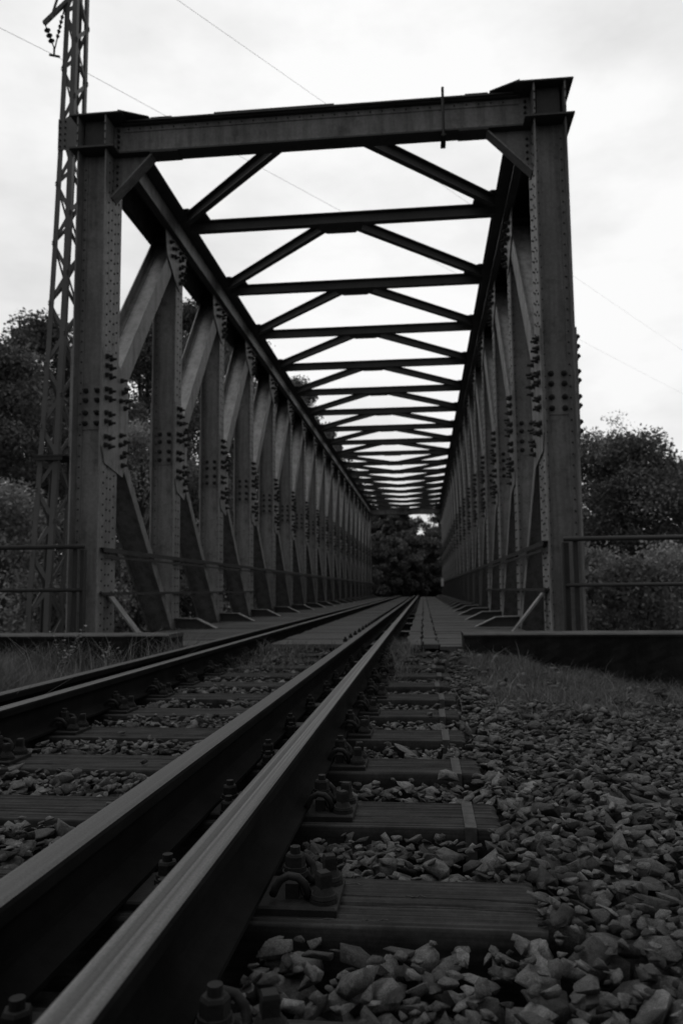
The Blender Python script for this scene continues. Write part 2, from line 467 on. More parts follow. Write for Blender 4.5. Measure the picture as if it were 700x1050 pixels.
def make_ballast():
    cell = .012; ox, oy = -3.2, .35
    Hm = np.zeros((int(8.2 / cell), int(6.6 / cell))) - 9
    yy, xx = np.mgrid[0:Hm.shape[0], 0:Hm.shape[1]]
    Hm = ground_z(ox + xx * cell, oy + yy * cell) + .015
    VS = []; FS = []; TS = []; off = 0
    count = 0
    forced = [(.07, 2.60, .050, -.150), (.33, 2.12, .055, -.20), (.30, 1.55, .055, -.205), (-.27, 1.42, .045, -.18), (-.15, 3.1, .022, -.15), (.02, 3.85, .02, -.15), (-1.0, 2.75, .018, -.15), (-1.3, 3.3, .02, -.15), (-.9, 2.2, .016, -.15)]
    for x, y, r, z in forced:
        Vb, Fb = random.choice(HI); M = np.array(Matrix.Rotation(random.gauss(0, .3), 3, 'X') @ Matrix.Rotation(random.uniform(0, 6), 3, 'Z'))
        VS.append((Vb * r) @ M.T + np.array([x, y, z])); FS.append(Fb + off); off += len(Vb); TS.append(np.full(len(Fb), random.choice((.08, .1, .12))))
    for pas, ntry, (r0, r1) in ((0, 12000, (.031, .058)), (1, 21000, (.020, .044)), (2, 22000, (.010, .022))):
        for _ in range(ntry):
            y = oy + .1 + 7.3 * random.random() ** 1.25
            if y < .62: continue
            lim_l = -.62 * y - .35; lim_r = .42 * y + .45
            x = random.uniform(max(-3.0, lim_l), min(3.2, lim_r))
            dens = 1.0
            if x > .35:                                      # gravel gives way to grass near the parapet
                dens = 1 - .95 * smooth(3.7, 5.9, y - .25 * (x - .3) + .5 * math.sin(x * 2.3) + .35 * math.sin(x * 6.1 + y * 4) + .3)
            if y > 5.6 and x <= .35: dens = .55 - .4 * smooth(5.8, 7.3, y)
            if x < -2.35: dens = .5 * (1 - .8 * smooth(-2.5, -2.9, x))
            if random.random() > dens: continue
            r = random.uniform(r0, r1) * (1 if y > 1.0 else .92)
            bad = False
            for rx in RAILS:
                if abs(x - rx) < .064 + r * .75: bad = True; break
            if -.62 < x < -.42 or -1.89 < x < -1.68:
                if r > .03: bad = True
            if bad: continue
            d = min(abs(y - s) for s in SL_Y)
            inside = (XC - 1.34 < x < XC + 1.34) and d < .125 + r * .62
            if (XC - 1.36 < x < XC + 1.345 + r * .6) and d < .125 + r * .62 : inside = True
            if inside: continue
            # plates / screws reach over the sleeper only
            lev = ballast_level(x, y)
            i0 = int((y - oy - r) / cell); i1 = int((y - oy + r) / cell) + 1; j0 = int((x - ox - r) / cell); j1 = int((x - ox + r) / cell) + 1
            if i0 < 0 or j0 < 0 or i1 >= Hm.shape[0] or j1 >= Hm.shape[1]: continue
            sub = Hm[i0:i1, j0:j1]
            Vb, Fb = random.choice(HI if y < 4.2 else LO)
            flat = random.uniform(.75, 1.1)
            z = sub.mean() * .65 + sub.max() * .35 + r * .30
            if z + r * .42 > lev + (.035 if pas < 2 else .045) + (.02 if random.random() < .06 else 0): continue
            a = random.uniform(0, 6.283); tx, ty = random.gauss(0, .30), random.gauss(0, .30)
            M = np.array(Matrix.Rotation(tx, 3, 'X') @ Matrix.Rotation(ty, 3, 'Y') @ Matrix.Rotation(a, 3, 'Z'))
            V = (Vb * r * np.array([1.12, 1.12, flat])) @ M.T + np.array([x, y, z])
            VS.append(V); FS.append(Fb + off); off += len(V)
            tn = random.choice((.042, .058, .076, .095, .13)) * random.uniform(.8, 1.2)
            if random.random() < .03: tn *= 1.6
            TS.append(np.full(len(Fb), tn))
            gy_, gx_ = np.mgrid[i0:i1, j0:j1]
            d2 = ((ox + gx_ * cell - x) ** 2 + (oy + gy_ * cell - y) ** 2) / (r * r)
            np.maximum(sub, np.where(d2 < 1, z + r * .55 * np.sqrt(np.clip(1 - d2, 0, 1)), -9), out=sub)
            count += 1
    me = np_mesh('ballast_gravel', np.concatenate(VS), np.concatenate(FS), STONE, np.concatenate(TS))
    o = link('ballast_gravel', me)
    tag(o, 'loose angular grey ballast stones round the sleepers and on the shoulder', 'gravel', kind='stuff')
    print('stones', count, 'tris', sum(len(f) for f in FS))
make_ballast()

# ------------------------------------------------------------------ grass
def blades(n, xy, h, w, lean, name, label, mat=GRASSM, zoff=0):
    pts = np.array([xy() for _ in range(n)])
    x, y = pts[:, 0], pts[:, 1]
    z = ground_z(x, y) + zoff
    hh = h * rng.uniform(.35, 1.25, n) * (pts[:, 2] if pts.shape[1] > 2 else 1)
    a = rng.uniform(0, 6.283, n); b = rng.uniform(0, 6.283, n); ln = hh * lean * rng.uniform(.1, 1.2, n)
    dx, dy = np.cos(a) * w / 2, np.sin(a) * w / 2
    V = np.empty((n, 6, 3)); 
    for k, (t, ww) in enumerate(((0, 1), (.55, .75), (1, .12))):
        cxx = x + np.cos(b) * ln * t * t; cyy = y + np.sin(b) * ln * t * t; cz = z + hh * t * (1 - .22 * t * lean)
        V[:, 2 * k] = np.stack([cxx - dx * ww, cyy - dy * ww, cz], -1)
        V[:, 2 * k + 1] = np.stack([cxx + dx * ww, cyy + dy * ww, cz], -1)
    q = np.array([[0, 1, 3, 2], [2, 3, 5, 4]])
    F = (np.arange(n)[:, None, None] * 6 + q[None]).reshape(-1, 4)
    tone = np.repeat(np.clip(rng.normal(.45, .22, n), 0, 1), 2)
    o = link(name, np_mesh(name, V.reshape(-1, 3), F, mat, tone))
    tag(o, label, 'grass', kind='stuff')
tufts_r = [(random.uniform(.25, 4.5), random.uniform(3.2, 7.35), random.uniform(.5, 1.4)) for _ in range(620)]
def xy_r():
    while True:
        if random.random() < .6:
            tx, ty, th = random.choice(tufts_r); x = random.gauss(tx, .07); y = random.gauss(ty, .07)
        else:
            x = random.uniform(.2, 4.5); y = random.uniform(3.1, 7.36); th = random.uniform(.4, 1)
        if y > 7.37 or x < .18: continue
        if y < 7.2 - 0 and random.random() > smooth(3.0, 5.7, y - .25 * (x - .3) + .45 * math.sin(x * 2.3) + .4 * math.sin(x * 7 + 1.5 * y) + .1) ** 1.4: continue
        return x, y, th
blades(84000, xy_r, .10, .0042, .9, 'grass', 'short ragged grass between the gravel and the long parapet wall')
def xy_l():
    while True:
        x = random.uniform(-5.0, -2.02); y = random.uniform(3.2, 7.34)
        c = .5 + .5 * math.sin(x * 3.1 + 1.3 * math.sin(y * 2.2)) 
        if x > -2.5 and random.random() > .3: continue
        if random.random() < .25 + .75 * c: return x, y, .45 + 1.0 * c * c
blades(26000, xy_l, .29, .0055, .8, 'tall_grass', 'tall wild grass in front of the short parapet beside the dark rail')
def xy_s():
    if random.random() < .6:
        return random.uniform(-4.8, -2.15), random.uniform(5.5, 7.33), random.uniform(.6, 1.25)
    while True:
        x, y, h = xy_r()
        if random.random() < .5: return x, y, .55 * random.uniform(.5, 1.2)
blades(900, xy_s, .42, .0042, .75, 'dry_stalks', 'thin pale dry stalks standing above the grass by both parapets', LEAF_PALE)
def xy_t():
    while True:
        if random.random() < .55: x = random.gauss(-.22, .07); y = random.uniform(5.2, 7.9)
        else: x = random.gauss(-1.35, .25); y = random.uniform(5.6, 7.7)
        if x > -.3 or -.3 > x > -.33 or (-1.6 < x < -.75): return x, y, random.uniform(.4, 1.2)
blades(3000, xy_t, .12, .0045, .9, 'track_weeds', 'sparse grass growing between the last sleepers before the bridge deck', zoff=.06)

def weed(x, y, h, n, label, seed):
    r = random.Random(seed); z = float(ground_z(x, y))
    t = empty('weed_plant', (x, y, z)); tag(t, label, 'weed', 'weeds by the short parapet')
    st = MB(); V = []; tn = []
    for k in range(n):
        a = r.uniform(0, 6.28); l = r.uniform(.1, .45) * h; hh = h * r.uniform(.6, 1.05)
        pts = [(math.cos(a) * l * u * u, math.sin(a) * l * u * u, hh * u) for u in (0, .25, .5, .75, 1)]
        st.tube(pts, [.004, .0035, .003, .0022, .0012], LEAF_MID, 5)
        for u in np.linspace(.25, 1, 11):
            c = Vector((math.cos(a) * l * u * u, math.sin(a) * l * u * u, hh * u))
            for q in range(2):
                b = r.uniform(0, 6.28); s = r.uniform(.022, .045) * (1.3 - .6 * u)
                d = Vector((math.cos(b), math.sin(b), r.uniform(-.2, .5))).normalized(); w = d.cross(Vector((0, 0, 1))).normalized() * s * .32
                V += [c, c + d * s * .5 + w, c + d * s * 1.1, c + d * s * .5 - w]; tn.append(r.uniform(.2, 1))
    st.mats = [LEAF_DARK]; st.build('stalk', t)
    F = np.arange(len(V)).reshape(-1, 4)
    link('leaves', np_mesh('leaves', np.array([v[:] for v in V]), F, LEAF_PALE, np.array(tn)), t)
weed(-3.35, 7.05, .52, 9, 'tallest leafy weed standing against the short parapet', 1)
weed(-2.95, 7.1, .36, 7, 'lower leafy weed between the tallest weed and the parapet end', 2)
weed(-4.25, 6.95, .40, 7, 'leafy weed growing under the lattice mast side of the short parapet', 3)
weed(-3.0, 5.1, .20, 8, 'small low broad weed close to the dark rail', 4)

# ------------------------------------------------------------------ parapets
def parapet(x0, x1, label):
    t = empty('parapet_wall', ((x0 + x1) / 2, 7.62, -.6)); tag(t, label, 'parapet wall')
    L = abs(x1 - x0) / 2
    nx_, nz_ = 90, 10
    mb = MB()
    def wob(u, v, s): return .006 * math.sin(u * 7 + s) * math.cos(v * 9 + s)
    for (ya, sgn, s) in ((-.225, 1, .3), (.225, -1, 1.9)):
        pts = [(-L + 2 * L * i / nx_, ya + wob(i * .3, k * .5, s), .60 * k / nz_) for k in range(nz_ + 1) for i in range(nx_ + 1)]
        W = nx_ + 1
        fs = [(k * W + i, k * W + i + 1, (k + 1) * W + i + 1, (k + 1) * W + i) for k in range(nz_) for i in range(nx_)]
        if sgn < 0: fs = [f[::-1] for f in fs]
        mb.add(pts, fs, CONC)
    for sx in (-1, 1): mb.add([(sx * L, -.225, 0), (sx * L, .225, 0), (sx * L, .225, .60), (sx * L, -.225, .60)], [(0, 1, 2, 3) if sx > 0 else (3, 2, 1, 0)], CONC)
    mb.build('wall_face', t)
    cp = MB(); cp.mats = [COPE]
    n = 60; top = .632
    V = []; F_ = []
    for i in range(n + 1):
        u = -L - .004 + (2 * L + .008) * i / n
        j = .004 * math.sin(i * 1.7) + .003 * math.sin(i * 4.1)
        V += [(u, -.236 + j * .5, .598), (u, -.236 + j * .5, top - .012), (u, -.222 + j, top + j * .5), (u, .222, top + j * .4), (u, .238, top - .014), (u, .238, .598)]
    for i in range(n):
        for k in range(6):
            k2 = (k + 1) % 6; F_.append((i * 6 + k, (i + 1) * 6 + k, (i + 1) * 6 + k2, i * 6 + k2))
    F_ += [tuple(range(6)), tuple(range(n * 6 + 5, n * 6 - 1, -1))]
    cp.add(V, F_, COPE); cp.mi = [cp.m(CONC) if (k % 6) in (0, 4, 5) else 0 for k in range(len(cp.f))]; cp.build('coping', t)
parapet(.365, 9.5, 'long dark concrete parapet wall behind the grass and gravel, below the handrail')
parapet(-11.0, -2.46, 'low concrete parapet wall with weeds in front, ending beside the dark rail')

# abutment handrails
def handrail(xp, sd, label):
    t = empty('handrail', (xp, 8.12, -.4)); tag(t, label, 'handrail')
    Lr = 6.5 * sd
    for nm, z in (('top_rail', 1.345), ('middle_rail', .875)):
        mb = MB(); mb.cyl((-.02 * sd, 0, z), (Lr, 0, z), .026 if z > 1 else .02, PAINTR, 10); mb.build(nm, t, True)
    for k in (0, 2.1, 4.2, 6.3):
        mb = MB(); x = k * sd
        mb.box((x - .035, .03, -.4), (x + .035, .045, 1.31), PAINTR); mb.box((x - .035 * sd, -.02, -.4), (x - .02 * sd, .0295, 1.31), PAINTR)
        if k == 0: mb.box((x + .10 * sd - .02, .03, -.4), (x + .10 * sd + .025, .05, 1.33), PAINTR)
        mb.build('rail_post', t)
handrail(1.45, 1, 'two-bar steel handrail above the long parapet wall, starting at the riveted post')
handrail(-3.68, -1, 'two-bar steel handrail in front of the lattice mast, above the short parapet')

# ------------------------------------------------------------------ truss bridge
BR = empty('truss_bridge', (XC, Y0, 0))
tag(BR, 'long riveted steel truss railway bridge with open portal and overhead bracing', 'bridge')
XI, XO = 2.485, 2.845       # inner and outer planes of each truss
def hsec(mb, p0, p1, s, fw, t=.018, wo=0., mat=STEEL, xi=XI, xo=XO):
    """H section in a plane of constant x: flanges at xi and xo, web between; p = (y, z)"""
    a = Vector((0, p0[0], p0[1])); b = Vector((0, p1[0], p1[1])); d = (b - a).normalized(); w = Vector((0, -d.z, d.y))
    for x0, x1 in ((xi, xi + t), (xo - t, xo)):
        q = [Vector((s * x0, 0, 0)) + a + w * (fw / 2), Vector((s * x0, 0, 0)) + a - w * (fw / 2), Vector((s * x1, 0, 0)) + a - w * (fw / 2), Vector((s * x1, 0, 0)) + a + w * (fw / 2)]
        mb.extr(q, b - a, mat)
    q = [Vector((s * (xi + t), 0, 0)) + a + w * (wo + t / 2), Vector((s * (xi + t), 0, 0)) + a + w * (wo - t / 2), Vector((s * (xo - t), 0, 0)) + a + w * (wo - t / 2), Vector((s * (xo - t), 0, 0)) + a + w * (wo + t / 2)]
    mb.extr(q, b - a, mat)
    # angles joining web and flanges
    for x0, x1 in ((xi + t, xi + t + .055), (xo - t - .055, xo - t)):
        for sg in (-1, 1):
            e0 = wo + sg * (t / 2 + .001); e1 = wo + sg * (t / 2 + .012)
            q = [Vector((s * x0, 0, 0)) + a + w * e0, Vector((s * x1, 0, 0)) + a + w * e0, Vector((s * x1, 0, 0)) + a + w * e1, Vector((s * x0, 0, 0)) + a + w * e1]
            mb.extr(q, b - a, mat)
def rivet(mb, p, n, r=.015, h=.011, k=6):
    p = Vector(p); n = Vector(n)
    mb.cyl(p - n * .002, p + n * h, r, RIVET, k, r * .55)
def bolt(mb, p, n, k=6, ln=.075):
    p = Vector(p); n = Vector(n)
    mb.cyl(p - n * .002, p + n * .008, .034, RIVET, 8)
    mb.cyl(p + n * .006, p + n * .036, .027, RIVET, k)
    mb.cyl(p + n * .034, p + n * ln, .015, RIVET, k)
def plate_yz(mb, pts, s, x0, x1, mat=STEEL):
    mb.extr([(s * x0, y, z) for y, z in pts], (s * (x1 - x0), 0, 0), mat)

def gusset_mid(s, w0, yr, big):
    mb = MB(); t = .016
    pts = [(-w0, 3.27), (.10 * yr, 3.27), (yr, 3.02), (yr, 2.08), (.72 * yr, 1.84), (-w0 + .10, 1.93), (-w0, 2.12)]
    plate_yz(mb, pts, s, XI - t, XI - .002)
    plate_yz(mb, pts, s, XO + .002, XO + t)
    edge = [(-w0, 2.12), (-w0, 3.27)]
    n = Vector((-s, 0, 0))
    cols = (-w0 + .09, -w0 + .21) 
    zs = [3.19, 3.08, 2.97, 2.80, 2.70, 2.52, 2.42, 2.24, 2.14]
    for z in zs:
        for y in cols: bolt(mb, (s * (XI - t), y, z), n)
    for (y, z) in ((.55, 3.02), (.78, 2.94), (.62, 2.88), (.85, 2.80), (.50, 2.76), (.75, 2.70), (.55, 2.34), (.80, 2.28), (.52, 2.22), (.76, 2.14), (.60, 2.08), (.66, 1.98)):
        bolt(mb, (s * (XI - t), y * yr, z), n)
    for z in zs:
        for y in cols: bolt(mb, (s * (XO + t), y, z), -n, 6, .048)
    return mb
def splice(s, zc, off=.05):
    """2 x 4 bolted splice plate on the web, facing the near end"""
    mb = MB(); y = -.0125 - off
    x0, x1 = XI + .075, XO - .075
    mb.box((s * x0, y, zc - .26), (s * x1, y - .010, zc + .26), STEEL)
    for z in (-.19, -.065, .085, .20):
        for x in (x0 + .035, x1 - .035): bolt(mb, (s * x, y - .010, zc + z), (0, -1, 0))
    return mb
def gusset_top(s, w0):
    mb = MB(); t = .016
    pts = [(-w0 - .55, 5.74), (w0 + .15, 5.74), (w0 + .05, 5.45), (-.02, 5.02), (-.16, 5.06), (-.62, 5.36)]
    plate_yz(mb, pts, s, XI - t, XI - .002)
    n = Vector((-s, 0, 0))
    for (y, z) in ((-.05, 5.62), (.07, 5.6), (-.05, 5.5), (.07, 5.46), (-.05, 5.38), (.05, 5.34), (-.05, 5.26), (.03, 5.22), (-.05, 5.14), (-.25, 5.6), (-.38, 5.55), (-.27, 5.46), (-.42, 5.42), (-.5, 5.6)):
        bolt(mb, (s * (XI - t), y, z), n)
    return mb
def post_mesh(s, fw, z0, z1, riv):
    mb = MB()
    hsec(mb, (0, z0), (0, z1), s, fw, .018, .08 if fw > .4 else .05)
    if riv:
        z = z0 + .3
        while z < z1 - .1:
            for sg in (-1, 1):
                for yy in ((.05, .15) if fw > .4 else (.06,)):
                    rivet(mb, (s * XI, sg * yy, z + (.05 if yy > .1 else 0)), (-s, 0, 0))
            for xx in (XI + .045, XO - .045): rivet(mb, (s * xx, -.021 - (.08 if fw > .4 else .05), z), (0, -1, 0), .012)
            rivet(mb, (s * XO, -fw / 2 + .06, z), (s, 0, 0))
            z += .125
    return mb
for s in (-1, 1):
    # end posts of both portals
    for e, yy in ((0, 0), (1, NP * P)):
        po = post_mesh(s, .50, -.4, 5.70, e == 0).build('portal_post', BR, loc=(0, yy, 0))
        gm = gusset_mid(s, .25, .54, True) if e == 0 else gusset_mid(s, .25, .3, True)
        gm.build('gusset_plate', po)
        splice(s, 2.60, .08).build('splice_plate', po)
    near = post_mesh(s, .32, -.4, 5.72, True); far = post_mesh(s, .32, -.4, 5.72, False)
    meA = near.build('vertical_post', BR); meB = far.build('vertical_post', BR)
    ga = gusset_mid(s, .16, .42, False).build('gusset_plate'); gt = gusset_top(s, .16).build('node_plate'); sp = splice(s, 2.60).build('splice_plate')
    for n in range(1, NP):
        src = meA if n <= 7 else meB
        c = src.copy(); COL.objects.link(c); c.parent = BR; c.location = (0, n * P, 0)
        for q in (ga, gt, sp):
            d = q.copy(); COL.objects.link(d); d.parent = c
    for q in (meA, meB, ga, gt, sp): bpy.data.objects.remove(q)
    # diagonals of the K panels
    XIa, XOa = XI + .004, XO - .004
    up = MB(); hsec(up, (.30, 2.95), (P - .10, 5.72), s, .26, .016, 0, STEEL, XIa, XOa); up = up.build('diagonal_brace', BR)
    dn = MB(); hsec(dn, (.30, 2.22), (P - .05, -.15), s, .13, .016, 0, STEEL, XIa, XOa); dn = dn.build('diagonal_brace', BR)
    for n in range(NP):
        for q in (up, dn):
            c = q.copy(); COL.objects.link(c); c.parent = BR; c.location = (0, n * P, 0)
    bpy.data.objects.remove(up); bpy.data.objects.remove(dn)
    # top chord: open-bottomed box with overhanging cover plate
    ch = MB(); y0, y1 = -.30, NP * P + .30
    for x0, x1 in ((XI + .001, XI + .019), (XO - .019, XO - .001)):
        ch.box((s * x0, y0 + .02, 5.745), (s * x1, y1, 6.11), STEEL)
    ch.box((s * (XI - .19), y0, 6.112), (s * (XO + .085), y1, 6.130), STEEL_SHADE)
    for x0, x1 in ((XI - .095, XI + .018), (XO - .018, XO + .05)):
        ch.box((s * x0, .32, 5.726), (s * x1, y1 - .1, 5.743), STEEL_SHADE)
    ch.box((s * (XI - .10), y0, 5.70), (s * (XO + .085), .32, 5.722), STEEL_SHADE)
    ch.box((s * (XI + .05), y0 + .14, 5.745), (s * (XO - .05), y0 + .155, 6.11), STEEL_SHADE)
    for xx in (XI + .01, XO - .01):
        for z in (5.80, 5.9, 6.0): rivet(ch, (s * xx, y0 + .02, z), (0, -1, 0), .012)
    for k in range(9):
        rivet(ch, (s * (XI - .1 + .055 * k), y0 + .07, 6.130), (0, 0, 1), .017, .016)
    for n in range(1, NP):
        ch.box((s * (XI + .02), n * P - .30, 5.746), (s * (XO - .02), n * P + .30, 5.760), STEEL_SHADE)
        ch.box((s * (XI + .02), n * P - .012, 5.765), (s * (XO - .02), n * P + .012, 6.095), STEEL_SHADE)
    ch.build('top_chord', BR)
    # corner plate between portal beam and chord
    for yy, sg in ((0, 1), (NP * P, -1)):
        cp = MB()
        cp.extr([(s * 2.02, yy - sg * .13, 6.134), (s * 2.34, yy - sg * .30, 6.134), (s * 2.34, yy + sg * .45, 6.134), (s * 2.02, yy + sg * .12, 6.134)], (0, 0, .014), STEEL_SHADE)
        cp.build('corner_plate', BR)
    bc = MB(); bc.box((s * XI, -.5, -.62), (s * (XI + .02), y1, -.20), STEEL_SHADE); bc.box((s * XO, -.5, -.62), (s * (XO - .02), y1, -.20), STEEL_SHADE)
    bc.box((s * (XI - .05), -.5, -.64), (s * (XO + .05), y1, -.622), STEEL_SHADE); bc.build('bottom_chord', BR)
    # lower corner brackets on every cross girder
    bk = MB(); w = .075
    for (x0, z0), (x1, z1) in (((XI, .065), (XI - .33, .055)), ((XI - .33, .055), (XI - .62, -.085))):
        bk.extr([(s * x0, -w, z0), (s * x1, -w, z1), (s * x1, -w, z1 - .014), (s * x0, -w, z0 - .014)], (0, 2 * w, 0), STEEL)
    bk.extr([(s * (XI - .004), -.007, .048), (s * (XI - .33), -.007, .039), (s * (XI - .60), -.007, -.09), (s * (XI - .004), -.007, -.09)], (0, .014, 0), STEEL_SHADE)
    bk = bk.build('corner_bracket', BR)
    for n in range(1, NP):
        c = bk.copy(); COL.objects.link(c); c.parent = BR; c.location = (0, n * P, 0)
    bpy.data.objects.remove(bk)
    pb = MB(); pb.bar((s * XI, .06, .44), (s * (XI - .40), .06, -.06), .15, .02, (s, 0, 1), STEEL)
    pb.build('portal_foot_brace', BR)
    # inner railing: two bars for three panels, then barred panels
    xr = XI - .055
    rl = MB(); rl.box((s * xr, -.2, .945), (s * (xr + .055), NP * P + .2, .953), PAINTR); rl.box((s * xr, -.2, .90), (s * (xr + .008), NP * P + .2, .944), PAINTR)
    rl.box((s * xr, -.1, .84), (s * (xr + .008), 3 * P, .868), PAINTR)
    rl.build('top_rail', BR)
    rl = MB(); rl.box((s * xr, -.2, .44), (s * (xr + .05), 3 * P, .447), PAINTR); rl.box((s * xr, -.2, .415), (s * (xr + .008), 3 * P, .439), PAINTR)
    rl.build('middle_rail', BR)
    pn = MB()
    pn.box((s * (xr + .012), 0, .86), (s * (xr + .02), P, .885), PAINTR); pn.box((s * (xr + .012), 0, -.02), (s * (xr + .02), P, .015), PAINTR)
    nb = 34
    for k in range(nb):
        y = P * (k + .5) / nb
        pn.box((s * (xr + .006), y - .004, -.03), (s * (xr + .009), y + .004, .89), PAINTR)
    pn = pn.build('railing_panel', BR)
    for n in range(3, NP):
        c = pn.copy(); COL.objects.link(c); c.parent = BR; c.location = (0, n * P, 0)
    bpy.data.objects.remove(pn)

# portal beams with knee plates
for yy, sg in ((0, 1), (NP * P, -1)):
    pb = MB(); yc = yy - sg * .02
    xw = XI - .005
    zb0, zt0, fl = 5.70, 6.118, 2.29
    pb.box((-xw, yc - .009, zb0 + .02), (xw, yc + .009, zt0 - .02), STEEL)
    pb.box((-2.38, yc - .11, zb0), (2.38, yc + .11, zb0 + .019), STEEL_SHADE); pb.box((-fl, yc - .11, zt0 - .019), (fl, yc + .11, zt0), STEEL_SHADE)
    for z0, z1, h in ((zb0 + .02, zb0 + .033, .075), (zt0 - .033, zt0 - .02, .075)):
        for q in (-1, 1): pb.box((-2.37, yc + q * .0095, z0), (2.37, yc + q * .075, z1), STEEL_SHADE)
    for z0, z1 in ((zb0 + .034, zb0 + .10), (zt0 - .10, zt0 - .034)):
        for q in (-1, 1): pb.box((-2.36, yc + q * .0095, z0), (2.36, yc + q * .02, z1), STEEL)
    pb.box((-1.22, yc - .105, zt0 + .002), (.22, yc + .105, zt0 + .020), STEEL_SHADE)
    for q in (-1, 1): pb.box((q * 1.74, yc - .108, zt0 + .001), (q * 2.0, yc + .108, zt0 + .014), STEEL_SHADE)
    for q in (-1, 1): pb.box((q * 1.66, yc - .108, zb0 - .013), (q * 2.0, yc + .108, zb0 - .001), STEEL_SHADE)
    if sg > 0:
        x = -2.3
        while x < 2.31:
            for z in (zb0 + .067, zt0 - .067): rivet(pb, (x, yc - .02, z), (0, -1, 0), .013)
            x += .14
        for q in (-1, 1):                                    # bolted end of the beam on the post
            for z in np.arange(5.76, 6.08, .07): rivet(pb, (q * (XI - .06), yc - .02, z), (0, -1, 0), .02, .03)
    po = pb.build('portal_beam', BR)
    for s in (-1, 1):
        kn = MB()
        kn.extr([(s * (XI - .48), yc - .007, zb0 - .002), (s * (XI - .003), yc - .007, zb0 - .002), (s * (XI - .003), yc - .007, 5.20)], (0, .014, 0), STEEL)
        kn.bar((s * (XI - .50), yc, zb0 - .01), (s * (XI - .004), yc, 5.17), .17, .02, (s, 0, 1), STEEL)
        for z in np.arange(5.27, 5.66, .08): rivet(kn, (s * (XI - .05), yc - .008, z), (0, -1, 0), .018, .025)
        kn.build('knee_plate', po)
cb = MB(); cb.cyl((1.485, -.145, 5.62), (1.485, -.145, 6.22), .016, RIVET, 8); cb.box((1.455, -.16, 5.63), (1.515, .12, 5.645), RIVET); cb.build('clamp_rod', BR)

# overhead bracing: T struts and K laterals, mirrored at midspan
st = MB(); zb = 6.06
st.box((-2.28, -.075, zb + .055), (2.28, .075, zb + .068), STEEL_SHADE); st.box((-2.32, -.007, zb - .085), (2.32, .007, zb + .0545), STEEL_SHADE)
st.box((-2.30, -.06, zb - .098), (2.30, .06, zb - .086), STEEL_SHADE)
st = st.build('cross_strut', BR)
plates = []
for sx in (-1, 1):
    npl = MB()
    npl.extr([(sx * 2.47, -.40, zb + .072), (sx * 2.24, -.43, zb + .072), (sx * 2.0, -.25, zb + .072), (sx * 1.98, .10, zb + .072), (sx * 2.08, .12, zb + .072), (sx * 2.28, .34, zb + .072), (sx * 2.47, .34, zb + .072)], (0, 0, .012), STEEL_SHADE)
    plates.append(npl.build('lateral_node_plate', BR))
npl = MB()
npl.extr([(-.34, -.10, zb - .112), (.34, -.10, zb - .112), (.34, .1, zb - .112), (.22, .26, zb - .112), (-.22, .26, zb - .112), (-.34, .1, zb - .112)], (0, 0, .011), STEEL_SHADE)
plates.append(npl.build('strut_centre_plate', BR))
for n in range(1, NP):
    for q in [st] + plates:
        c = q.copy(); COL.objects.link(c); c.parent = BR; c.location = (0, n * P, 0)
        if q is not st and n >= 9: c.scale = (1, -1, 1)
for q in plates: bpy.data.objects.remove(q)
bpy.data.objects.remove(st)
for s in (-1, 1):
    lb = MB()
    a = Vector((s * .10, .04, zb)); b = Vector((s * 2.27, P - .29, zb))
    lb.bar(a + Vector((0, 0, .045)), b + Vector((0, 0, .045)), .13, .012, (0, 0, 1), STEEL_SHADE)
    lb.bar(a + Vector((0, 0, -.022)), b + Vector((0, 0, -.022)), .012, .12, (0, 0, 1), STEEL_SHADE)
    lb.bar(a + Vector((0, 0, -.09)), b + Vector((0, 0, -.09)), .09, .011, (0, 0, 1), STEEL_SHADE)
    lb = lb.build('lateral_brace', BR)
    for n in range(NP):
        c = lb.copy(); COL.objects.link(c); c.parent = BR
        if n < 9: c.location = (0, n * P, 0)
        else: c.location = (0, (n + 1) * P, 0); c.scale = (1, -1, 1)
    bpy.data.objects.remove(lb)

# floor: girders, dark shade sheet and deck boards
fb = MB(); fb.box((-XI, -.012, -.75), (XI, .012, -.16), STEEL_SHADE); fb.box((-XI, -.12, -.158), (XI, .12, -.145), STEEL_SHADE); fb = fb.build('floor_beam', BR)
for n in range(NP + 1):
    c = fb.copy(); COL.objects.link(c); c.parent = BR; c.location = (0, n * P, 0)
bpy.data.objects.remove(fb)
tr = MB(); tr.box((-1.5, -.9, -.30), (1.5, NP * P + .5, -.27), STEEL_SHADE); tr.build('gap_shade_plate', BR)  # dark sheet added where only shade shows between rails and boards
def boards(name, x0, x1, ya, yb, pitch, across, z=-.10, bolts=None, seed=1):
    r = random.Random(seed); mb = MB(); g = .006
    if across:
        y = ya
        while y < yb - .01:
            d = min(pitch, yb - y); dz = r.uniform(-.004, .004); e = r.uniform(-.012, .012)
            mb.cbox((x0 + e, y + g, z - .04), (x1 + e, y + d - g, z + dz), .004, PLANK); y += pitch
    if bolts:
        y = ya + .3
        while y < yb:
            for xx in bolts:
                mb.cyl((xx, y, z - .01), (xx, y, z + .03), .024, IRON, 8); mb.cyl((xx, y, z + .03), (xx, y, z + .05), .012, IRON, 8)
            y += .6
    return mb.build(name, BR)
ya = 7.86 - Y0; ye = NP * P + .6
boards('walkway_boards', 1.30, XI - .02, 7.73 - Y0, ye, .24, True, -.105, seed=1)
boards('walkway_boards', 1.135, 1.28, 7.88 - Y0, ye, .52, True, -.100, seed=2)
boards('walkway_boards', .965, 1.115, 7.88 - Y0, ye, .47, True, -.100, seed=3)
boards('centre_boards', -.40, .385, 7.88 - Y0, ye, .25, True, -.09, bolts=(.33,), seed=4)
boards('walkway_boards', -XI + .02, -.86, 7.75 - Y0, ye, .24, True, -.10, seed=5)

